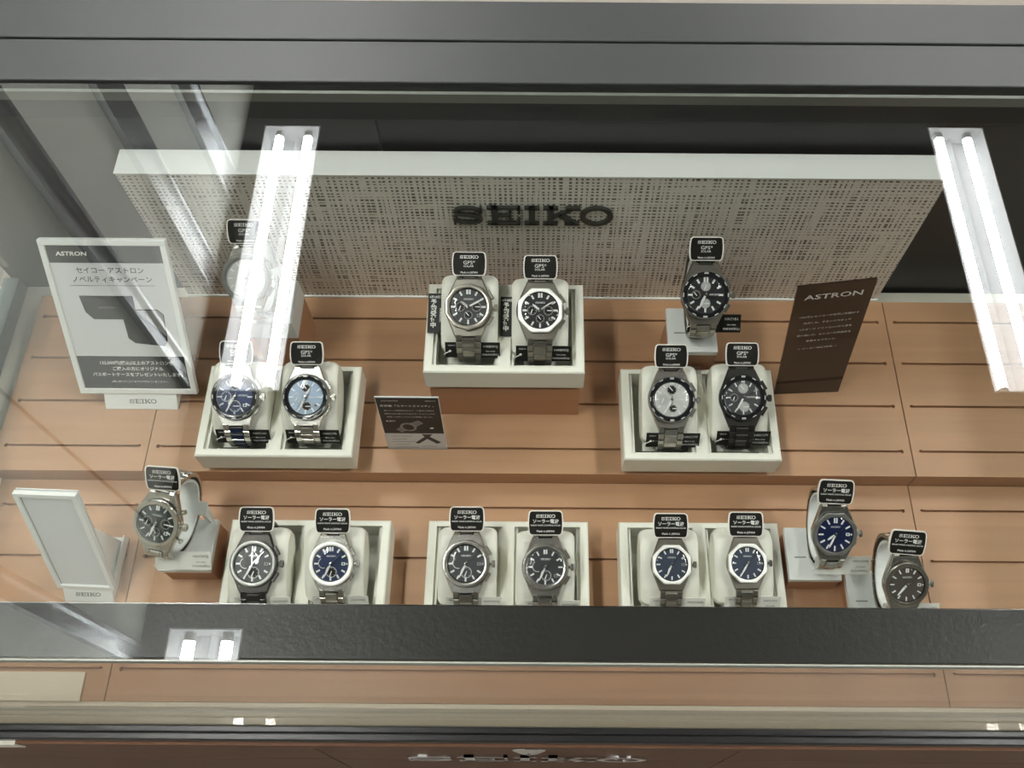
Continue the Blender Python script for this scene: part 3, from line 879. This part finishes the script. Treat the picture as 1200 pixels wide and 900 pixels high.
GPS3 = [(-.0078, .0004, .0042), (.0004, -.0072, .0050), (.0004, .0080, .0036)]
ST = {
 'W1': dict(R=.0205, body='steel', bezel='round', bezmat='rimgrey', ticks=1, ring='silver', dial='silver', subs=[(0,.0082,.0034),(0,-.0075,.0042)], subcol='same', push='bar', date4=1, time=(215,205,40), stand=1, logo=(.0070,0)),
 'W2': dict(R=.0205, body='steel', bezel='ceramic', dial='blue', subs=[(-.0072,.0002,.0044),(.0002,-.0078,.0050),(0,.0086,.0034)], subcol='same', push='bar', pushmat='bright', crown='bright', clinks='blue', date4=1, time=(220,208,204), ring='bright', logo=(.0068,.0012)),
 'W3': dict(R=.0203, body='steel', bezel='ceramic', dial='ice', subs=[(-.0072,-.0004,.0042),(.0010,-.0078,.0042),(0,.0078,.0040)], subcol=['same','dark','dark'], push='bar', date4=1, darkdate=1, time=(25,205,215), clinks='titan', logo=(.0070,0)),
 'W4': dict(R=.0200, body='titan', bezel='round', facets=10, dial='charcoal', subs=[(-.0068,0,.0040),(.0068,0,.0040),(0,-.0070,.0036)], subcol='dark', ringgrey=1, push='bar', date4=1, darkdate=1, time=(304,62,304), mw=.0015),
 'W5': dict(R=.0200, body='titan', bezel='round', bezmat='satinwhite', facets=8, dial='black', subs=[(-.0068,0,.0040),(.0068,-.0002,.0040),(0,-.0070,.0036)], subcol='dark', ringgrey=1, push='bar', date4=1, darkdate=1, time=(308,56,60), mw=.0015),
 'W6': dict(R=.0208, body='titan', bezel='ceramic', dial='black', subs=[(0,.0070,.0042),(0,-.0070,.0042),(-.0078,0,.0036)], subcol=['white','white','dark'], ringgrey=1, push='bar', pushmat='steel', time=(208,205,100), stand=1, logo=(.0072,.0003), mw=.0015),
 'W7': dict(R=.0203, body='steel', bezel='ceramic', dial='silver', subs=[(-.0074,0,.0044),(.0010,-.0078,.0036),(0,.0082,.0044)], subcol=['white','dark','dark'], push='bar', darkdate=1, time=(205,208,180), logo=(.0070,0)),
 'W8': dict(R=.0203, body='dark', bezel='ceramic', dial='charcoal', subs=[(-.0078,0,.0034),(.0008,-.0078,.0046),(0,.0080,.0046)], subcol=['dark','white','white'], ringgrey=1, push='bar', time=(205,208,62), logo=(.0066,.0006)),
 'L1': dict(R=.0198, body='steel', bezel='round', bezmat='bright', dial='green', subs=[(-.0078,.0004,.0042),(.0078,.0004,.0042),(0,-.0078,.0040)], subcol=['dark','dark','same'], ringgrey=1, push='round', pushmat='bright', crown='bright', date4=1, time=(205,200,180), stand=1, clinks='steel', ring='green'),
 'L2': dict(R=.0192, body='dark', bezel='round', bezmat='rimgrey', dial='charcoal', subs=[(.0006,-.0074,.0050)], subcol='dark', push='bar', arc=1, date3=1, darkdate=1, time=(210,208,42), ticks=1, mw=.0015, crown='dark'),
 'L3': dict(R=.0184, body='steel', bezel='round', bezmat='satinwhite', dial='blue', subs=[(.0006,-.0074,.0048)], subcol='dark', push='bar', arc=1, date3=1, time=(210,205,45), ticks=1, mw=.0015, brac='titan'),
 'L4': dict(R=.0193, body='steel', bezel='round', bezmat='steel', dial='charcoal', subs=[(.0004,-.0072,.0048)], subcol='same', push='bar', arc=1, date3=1, darkdate=1, time=(207,205,45), mw=.0014, brac='titan', pushmat='titan'),
 'L5': dict(R=.0190, body='steel', bezel='round', bezmat='steel', dial='darkgrey', subs=[(.0008,-.0072,.0044)], subcol='same', push='bar', arc=1, date4=1, darkdate=1, time=(208,205,42), ticks=1, mw=.0013, pushmat='titan', ring='rimgrey'),
 'L6': dict(R=.0168, body='titan', bezel='round', bezmat='satinwhite', facets=8, dial='bluegrey', date3=1, darkdate=1, time=(208,205,42), mw=.0013),
 'L7': dict(R=.0168, body='titan', bezel='round', bezmat='satinwhite', facets=8, dial='bluegrey', date3=1, darkdate=1, time=(208,210,44), mw=.0013, crown='bright'),
 'L8': dict(R=.0183, body='steel', bezel='round', bezmat='rimgrey', dial='navy', date3=1, time=(235,205,50), stand=1, clinks='steel', facets=8, ml=.0044, mw=.0013),
 'L9': dict(R=.0178, body='steel', bezel='round', bezmat='titan', dial='taupe', date3=1, time=(222,222,50), stand=1, clinks='bright', brac='titan', crown='bright'),
}
#          x       y      z      tilt  yaw
POS = {
 'W1': (-.2445, .4325, .160, 38, 0), 'W2': (-.2618, .3560, .091, 26, 0), 'W3': (-.2005, .3562, .091, 26, 0),
 'W4': (-.0590, .4165, .143, 22, 0), 'W5': (.0017, .4135, .143, 22, 0),
 'W6': (.1428, .4310, .142, 34, 0), 'W7': (.1162, .3565, .091, 22, 0), 'W8': (.1782, .3588, .091, 22, 0),
 'L1': (-.3055, .2405, .094, 36, -12), 'L2': (-.2307, .2150, .069, 17, 0), 'L3': (-.1674, .2155, .069, 21.5, 0),
 'L4': (-.0574, .2163, .069, 17, 0), 'L5': (.0074, .2140, .069, 17, 0), 'L6': (.1105, .2169, .069, 17, 0), 'L7': (.1725, .2185, .069, 17, 0),
 'L8': (.2405, .2365, .090, 32, 0), 'L9': (.2925, .1970, .086, 32, 0),
}
DESC = {
 'W1': 'steel watch with pale dial on the rear left stand, hidden behind the light reflection',
 'W2': 'steel chronograph with dark blue dial and navy centre links, rear left tray',
 'W3': 'steel chronograph with ice blue dial and black bezel, rear left tray',
 'W4': 'grey titanium watch with charcoal openwork dial and matt bezel, middle raised tray',
 'W5': 'grey titanium watch with black dial and polished eight-sided bezel gleaming white, middle raised tray',
 'W6': 'black-dial watch with two silver subdials on the single stand before the woven panel',
 'W7': 'steel chronograph with silver-white dial and black bezel, rear right tray',
 'W8': 'all-black watch with two silver subdials, rear right tray',
 'L1': 'steel chronograph with grey-green dial and round pushers on the front left stand',
 'L2': 'black watch with grey rim and charcoal dial, front left tray',
 'L3': 'steel watch with bright round bezel and blue dial, front left tray',
 'L4': 'steel watch with polished bezel and charcoal dial, left half of the front middle tray',
 'L5': 'steel watch with grey dial and notched dial ring, right half of the front middle tray',
 'L6': 'small octagonal watch with dark blue-grey dial, left half of the front right tray',
 'L7': 'small octagonal watch with blue-grey dial and polished crown, right half of the front right tray',
 'L8': 'steel watch with deep navy blue dial and white date on a front right stand',
 'L9': 'steel watch with taupe brown dial on the stand nearest the right front corner',
}
SHORT = {
 'W1': 'the half-hidden watch on the rear left stand', 'W2': 'the blue watch with navy links', 'W3': 'the ice blue dial watch',
 'W4': 'the matt titanium watch in the raised tray', 'W5': 'the polished octagonal bezel watch in the raised tray', 'W6': 'the black dial watch on the rear right stand',
 'W7': 'the silver dial watch in the rear right tray', 'W8': 'the all-black watch in the rear right tray', 'L1': 'the grey-green chronograph on its stand',
 'L2': 'the black watch in the front left tray', 'L3': 'the bright blue watch in the front left tray', 'L4': 'the polished bezel watch in the front middle tray',
 'L5': 'the notched ring watch in the front middle tray', 'L6': 'the left octagonal watch in the front right tray', 'L7': 'the right octagonal watch in the front right tray',
 'L8': 'the navy blue dial watch', 'L9': 'the taupe dial watch',
}
MODEL = {'W1': ('HAC159', '286,000'), 'W2': ('HAC161', '286,000'), 'W3': ('HAC175', '262,000'), 'W4': ('HAB001J', '308,000'), 'W5': ('HAB002J', '308,000'),
 'W6': ('HAC151', '308,000'), 'W7': ('HAC177', '262,000'), 'W8': ('HAC179', '276,000'), 'L1': ('HAC003J', '165,000'), 'L2': ('HAY087', '126,500'), 'L3': ('HAY085', '126,500'),
 'L4': ('HAY003J', '198,000'), 'L5': ('HAC002J', '126,000'), 'L6': ('HAC002J', '165,000'), 'L7': ('HAY101', '165,000'), 'L8': ('HAC008J', '165,000'), 'L9': ('HAC006J', '165,000')}
W = {}
for kk, (x, y, z, tl, yw) in POS.items():
    W[kk] = make_watch(kk, (x, y, z), tl, yw, ST[kk], DESC[kk])
    if not ST[kk].get('stand'):
        kq = ST[kk].get('R', .02)/.02
        cushion((x, y, z), tl, 'cream leatherette cushion inside ' + SHORT[kk], k=min(1, (kq if kq > .9 else .93)*.985))
stand(-.2415, .4480, .022, .078, .03, W['W1'], 'single watch stand with deep white top, behind the rear left tray', slab=.026)
stand(.1405, .4335, .022, .058, .03, W['W6'], 'single watch stand marked SEIKO on its wood base, behind the rear right tray', logo=True)
stand(-.3018, .2430, 0, .030, .03, W['L1'], 'single watch stand at the front left, beside the empty white frame')
stand(.2383, .2385, 0, .032, .03, W['L8'], 'single watch stand just right of the front right tray', k=.92)
stand(.2890, .2035, 0, .022, .03, W['L9'], 'lowest single watch stand at the front right corner', k=.89)

TAGOFF = {k: (0, .0375*ST[k].get('R', .02)/.02, -.0015) for k in POS}
TAGROT = {k: (8, 0, 0) for k in POS}
TAGROT.update({'L1': (8, 0, 8), 'L8': (8, 0, -2), 'L9': (8, 0, -4)})
for kk in POS:
    kind = 'gps' if kk[0] == 'W' else 'solar'
    brand_tag(W[kk], TAGOFF[kk], kind, 'black %s tag clipped above %s' % ('GPS solar brand' if kind == 'gps' else 'radio solar brand', SHORT[kk]), TAGROT[kk])
    mdl, pr = MODEL[kk]
    if ST[kk].get('stand'): continue
    if kk[0] == 'W':
        price_tag(W[kk], (.0030, -.0345, -.0160), mdl, pr, True, 'black price tag strung on ' + SHORT[kk], rot=(38, 0, 0))
    else:
        price_tag(W[kk], (.0060, -.0335, -.0150), mdl, pr, False, 'white price tag strung on ' + SHORT[kk], rot=(38, 0, 0), w=.046, h=.0170)
def lay(kk, dx, dy, dz, dark, rx=40, rz=0):
    m = Matrix.Translation(Vector(POS[kk][:3])+Vector((dx, dy, dz))) @ Matrix.Rotation(R(rz), 4, 'Z') @ Matrix.Rotation(R(rx), 4, 'X')
    price_tag(W[kk], None, *MODEL[kk], dark, '%s price tag hanging on %s' % ('black' if dark else 'white', SHORT[kk]), world=m, w=.046, h=.016)
lay('W6', .012, -.010, -.030, True)
lay('L1', .013, -.020, -.036, False)
lay('L8', .013, -.016, -.032, False)
lay('L9', .012, -.014, -.032, False)

# reservation cards beside the two titanium watches
def resv(x, y, z, tl, label):
    r = empty('reservation_card', (x, y, z), (R(tl), 0, 0))
    MB().box((-.0085, -.0180, -.0003), (.0120, .0180, .0001)).build('card', M['paper_dark'], r)
    it = [(text_mesh('4月18日発売', .0026, M['ink_white'], bold=.03), (-.0002, .0145, .0003))]
    for i, ch in enumerate('予約受付中'):
        it.append((text_mesh(ch, .0052, M['ink_white'], bold=.04), (-.0035, .0098-i*.0053, .0003)))
    join_meshes('lettering', it, M['ink_white'], r)
    sd = MB().box((.0018, -.0085, .0001), (.0048, .0045, .00025)).build('grey_strip', M['ink_grey'], r)
    it = [(text_mesh(ch, .0026, M['ink_white']), (.0033, .0030-i*.0030, .0004)) for i, ch in enumerate('数量限定')]
    join_meshes('strip_lettering', it, M['ink_white'], sd)
    tag(r, label, 'card', 'reservation cards')
resv(-.0880, .4265, .1170, 14, 'dark reservation card leaning left of the matt titanium watch in the raised tray')
resv(-.0245, .4235, .1170, 14, 'dark reservation card between the two watches of the raised tray')

# ------------------------------------------------------------------ signs
# framed campaign sign, leaning back on a white foot
cs = empty('campaign_sign', (-.3720, .3850, .022))
tag(cs, 'framed black and white Japanese campaign sign headed ASTRON, standing at rear left', 'sign')
ax = Vector((.0045, .080, .1302)); Hs = ax.length
rotx = math.atan2(.1302, .080)
pl = empty('sign_plate', (.0, .0035, .012), (rotx, 0, 0), cs)
SWd, SH = .109, .1530
fr = MB()
b = .0052
fr.box((-SWd/2, 0, -.003), (SWd/2, b, .003)).box((-SWd/2, SH-b, -.003), (SWd/2, SH, .003)).box((-SWd/2, b, -.003), (-SWd/2+b, SH-b, .003)).box((SWd/2-b, b, -.003), (SWd/2, SH-b, .003))
fr.build('frame', M['frame_white'], cs, bevel=.0006)
bpy.data.objects['frame'].matrix_basis = pl.matrix_basis
MP = pl.matrix_basis.copy(); bpy.data.objects.remove(pl)
def onplate(mb, name, mat, parent, m, **k):
    o = mb.build(name, mat, parent, **k); o.matrix_basis = m; return o
ps = onplate(MB().box((-SWd/2+b, b, -.002), (SWd/2-b, SH-b, .0010)), 'poster', M['paper'], cs, MP)
e0, e1, f0, f1 = -SWd/2+b, SWd/2-b, b, SH-b
hb = MB().box((e0, f1-.0165, .0010), (e1, f1, .0012)).box((e0, f0, .0010), (e1, f0+.034, .0012)); hb.build('printed_band', M['paper_dark'], ps)
pc = MB()
pc.prism([(-.032, .1000), (-.030, .0840), (-.024, .0770), (.0020, .0770), (.0025, .0580), (.008, .0530), (.034, .0500), (.0375, .0560), (.0390, .0820), (.034, .0870), (.0150, .0870), (.0150, .1000)], .0010, .0012)
pc.build('printed_case_picture', M['print_grey'], ps)
pg = MB().prism([(.0155, .0860), (.034, .0860), (.0380, .0820), (.0372, .0600), (.0155, .0860)][:4], .0012, .00125); pg.build('printed_case_highlight', M['print_mid'], ps)
def jl(items, mat, parent, name='lettering'):
    join_meshes(name, items, mat, parent)
jl([(text_mesh('ASTRON', .0052, M['ink_white'], sx=1.3, bold=.03, shear=.12), (e0+.0205, f1-.0082, .0013)),
    (text_mesh('132,000円(税込)以上のアストロンを', .0043, M['ink_white'], bold=.02), (.004, f0+.0270, .0013)),
    (text_mesh('ご購入の方にオリジナル', .0043, M['ink_white'], bold=.02), (.004, f0+.0208, .0013)),
    (text_mesh('パスポートケースをプレゼントいたします。', .0043, M['ink_white'], bold=.02), (.004, f0+.0146, .0013)),
    (text_mesh('※数に限りがございますので予めご了承ください。', .0024, M['ink_white']), (.004, f0+.0072, .0013))], M['ink_white'], ps)
ln = MB().box((-.037, .1097, .0010), (.037, .1100, .0012)); ln.build('rule', M['ink_black'], ps)
jl([(text_mesh('セイコー アストロン', .0064, M['ink_black'], bold=.01), (.001, .1240, .0013)),
    (text_mesh('ノベルティキャンペーン', .0064, M['ink_black'], bold=.01), (.001, .1155, .0013))], M['ink_black'], ps, 'title_lettering')
jl([(text_mesh('ASTRON', .0030, M['ink_grey'], sx=1.3, shear=.12), (-.0100, .0885, .0014))], M['ink_grey'], ps, 'small_lettering')
ft = MB()
PX_ = Matrix(((0,0,1,0),(1,0,0,0),(0,1,0,0),(0,0,0,1)))
ft.prism([(-.0085, 0), (-.0085, .0010), (.0025, .0125), (.0060, .0125), (.0060, .004), (.030, .004), (.030, 0)], -.0340, .0340, PX_)
ft.build('foot', M['frame_white'], cs, bevel=.0006)
fl = MB(); seiko_mesh_into(fl, 0, 0, 0, .0042); fl.build('foot_lettering', M['foot_ink'], cs, loc=(.002, -.0032, .0069), rot=(R(46.3), 0, 0))
sup = MB().prism([(0, 0), (.030, 0), (.034, .060), (.026, .060)], -.02, .02, Matrix(((0,0,1,0),(1,0,0,.012),(0,1,0,.004),(0,0,0,1)))); sup.build('back_support', M['frame_white'], cs)

# empty white frame stand at the front left
ef = empty('empty_sign_frame', (-.3895, .2080, 0), (0, 0, 0))
tag(ef, 'empty white sign frame leaning back on an L-shaped base, front left', 'sign frame')
ax2 = Vector((.015, .0442, .1074))
W2, H2 = .0505, .1165
yaw2 = R(-2)
M2 = Matrix.Translation((0, .002, .0115)) @ Matrix.Rotation(yaw2, 4, 'Z') @ Matrix.Rotation(math.atan2(.1074, .0467), 4, 'X')
fb = MB(); b2 = .0040
fb.box((-W2/2, 0, -.002), (W2/2, b2, .0025)).box((-W2/2, H2-b2, -.002), (W2/2, H2, .0025)).box((-W2/2, b2, -.002), (-W2/2+b2, H2-b2, .0025)).box((W2/2-b2, b2, -.002), (W2/2, H2-b2, .0025))
fb.box((-W2/2, 0, -.0045), (W2/2, H2, -.0035))
onplate(fb, 'frame', M['frame_white'], ef, M2, bevel=.0004)
onplate(MB().box((-W2/2+b2, b2, -.002), (W2/2-b2, H2-b2, .0003)), 'blank_insert', M['paper'], ef, M2)
gr = MB()
for (xa, ya, xb, yb) in ((-W2/2+b2-.0002, b2, -W2/2+b2+.0007, H2-b2), (W2/2-b2-.0004, b2, W2/2-b2+.0002, H2-b2), (-W2/2+b2, H2-b2-.0006, W2/2-b2, H2-b2+.0002)):
    gr.box((xa, ya, .0003), (xb, yb, .0006))
onplate(gr, 'inner_groove', M['ink_grey'], ef, M2)
ebm = Matrix.Rotation(yaw2*.3, 4, 'Z')
fo = MB().prism([(-.0080, 0), (-.0080, .0010), (.0022, .0125), (.0045, .0125), (.0045, 0)], -.0215, .0215, PX_).box((-.0215, .0045, 0), (.0215, .050, .0035)).box((.0195, .002, .0035), (.0215, .050, .010))
onplate(fo, 'foot', M['frame_white'], ef, ebm, bevel=.0005)
bk_ = MB().prism([(0, 0), (.036, 0), (.030, .055), (.022, .055)], -.017, .017, Matrix(((0,0,1,0),(1,0,0,.010),(0,1,0,.0035),(0,0,0,1))))
onplate(bk_, 'back_support', M['frame_white'], ef, M2.to_3x3().to_4x4() @ Matrix.Identity(4) if False else Matrix.Rotation(yaw2, 4, 'Z'))
fl = MB(); seiko_mesh_into(fl, 0, 0, 0, .0036); onplate(fl, 'foot_lettering', M['foot_ink'], ef, ebm @ Matrix.Translation((0, -.0031, .0069)) @ Matrix.Rotation(R(48.4), 4, 'X'))

# black acrylic card
bc = empty('brand_card', (.2565, .4000, .0175))
tag(bc, 'tall glossy brown-black ASTRON card with white Japanese text, standing right of the rear tray', 'sign')
dv = Vector((-.0228, .0052, .182))
Hc = .188
mcard = Matrix.Rotation(R(3.0), 4, 'Z') @ Matrix.Rotation(-math.atan2(.0228, .182), 4, 'Y') @ Matrix.Rotation(R(90)-math.atan2(.004, .182), 4, 'X')
onplate(MB().box((-.0305, 0, -.001), (.0305, Hc, .001)), 'card', M['brown_black'], bc, mcard)
t_ = [(text_mesh('ASTRON', .0094, M['ink_white'], sx=1.25, bold=.012), (.0, Hc-.0165, .0012))]
for i, s in enumerate(['1969年にセイコーが世界に先駆けて', '発売した、クオーツウオッチ', '<クオーツ アストロン>から名を', '受け継いだ、セイコーの先進性を', '象徴するブランド。']):
    t_.append((text_mesh(s, .0031, M['ink_white'], sx=.98), (.0005, Hc-.0455-i*.0098, .0012)))
t_.append((text_mesh('ー メーカー保証3年間 ー', .0031, M['ink_white']), (-.002, Hc-.0975, .0012)))
o = join_meshes('lettering', t_, M['ink_white'], bc); o.matrix_basis = mcard

# small two-tone card slotted in the board
sm = empty('feature_card', (-.1100, .3392, .0178))
tag(sm, 'small black and white feature card with a watch picture, beside the left rear tray', 'sign')
mc = Matrix.Rotation(R(90-3.9), 4, 'X')
Hm, Wm = .096, .054
onplate(MB().box((-Wm/2, 0, -.0006), (Wm/2, Hm, .0004)), 'card', M['paper'], sm, mc)
onplate(MB().box((-Wm/2+.0006, .0330, .0004), (Wm/2-.0006, Hm-.0012, .0006)), 'printed_band', M['paper_dark'], sm, mc)
t_ = [(text_mesh('ASTRON', .0028, M['ink_white'], sx=1.3), (-.0150, Hm-.0055, .0008)), (text_mesh('SEIKO', .0026, M['ink_white'], sx=1.3), (.0195, Hm-.0055, .0008)),
      (text_mesh('新機能「スマートスイッチ」。', .0034, M['ink_white'], bold=.02), (0, Hm-.0140, .0008)),
      (text_mesh('着けている腕時計だけで、二都市の時刻を', .0023, M['ink_white']), (0, Hm-.0220, .0008)),
      (text_mesh('瞬時に切り替えられるスマートスイッチを', .0023, M['ink_white']), (0, Hm-.0275, .0008)),
      (text_mesh('搭載した新しいモデルが登場しました。', .0023, M['ink_white']), (0, Hm-.0330, .0008)),
      (text_mesh('新機能', .0028, M['ink_white'], bold=.03), (-.0180, Hm-.0405, .0008))]
o = join_meshes('lettering', t_, M['ink_white'], sm); o.matrix_basis = mc
wq = Matrix.Translation((-.0040, .0450, .0006)) @ Matrix.Rotation(R(-52), 4, 'Z')
wp = MB()
for i in range(-4, 5):
    if abs(i) < 2: continue
    if i < -3: continue
    w_ = .0046 - abs(i)*.0003
    wp.box((-w_, i*.0034-.0013, 0), (w_, i*.0034+.0013, .0001), wq)
wp.prism([(.0078*math.cos(a*math.pi/14), .0068*math.sin(a*math.pi/14)) for a in range(28)], .0001, .0002, wq)
onplate(wp, 'printed_watch_picture', M['print_mid'], sm, mc)
wd = MB().prism([(.0054*math.cos(a*math.pi/14), .0046*math.sin(a*math.pi/14)) for a in range(28)], .0002, .0003, wq)
onplate(wd, 'printed_watch_dial', M['paper_dark'], sm, mc)
wc = MB().prism([(.0165+.0017*math.cos(a*math.pi/8), .0430+.0011*math.sin(a*math.pi/8)) for a in range(16)], .0006, .0008)
onplate(wc, 'printed_crown_dot', M['ink_white'], sm, mc)
gp = MB()
for x0, x1, yy in ((-.021, -.003, .0270), (-.021, -.008, .0215), (-.022, -.001, .0165), (-.020, -.006, .0110), (-.019, .001, .0060), (.004, .018, .0085)):
    gp.box((x0, yy, .0004), (x1, yy+.0008, .0005))
onplate(gp, 'printed_lines', M['ink_grey'], sm, mc)
bp = MB().prism([(-.001, .0150), (.002, .0130), (.0105, .0225), (.0185, .0130), (.0225, .0160), (.0130, .0265), (.0160, .0310), (.0060, .0310), (.0085, .0265)], .0004, .0005)
onplate(bp, 'printed_diagram', M['ink_black'], sm, mc)

# ------------------------------------------------------------------ lift the whole layout to its height over the shop floor
for o in list(COL.objects):
    if o.parent is None and o is not cam:
        o.location.z += Z0
bpy.context.view_layer.update()
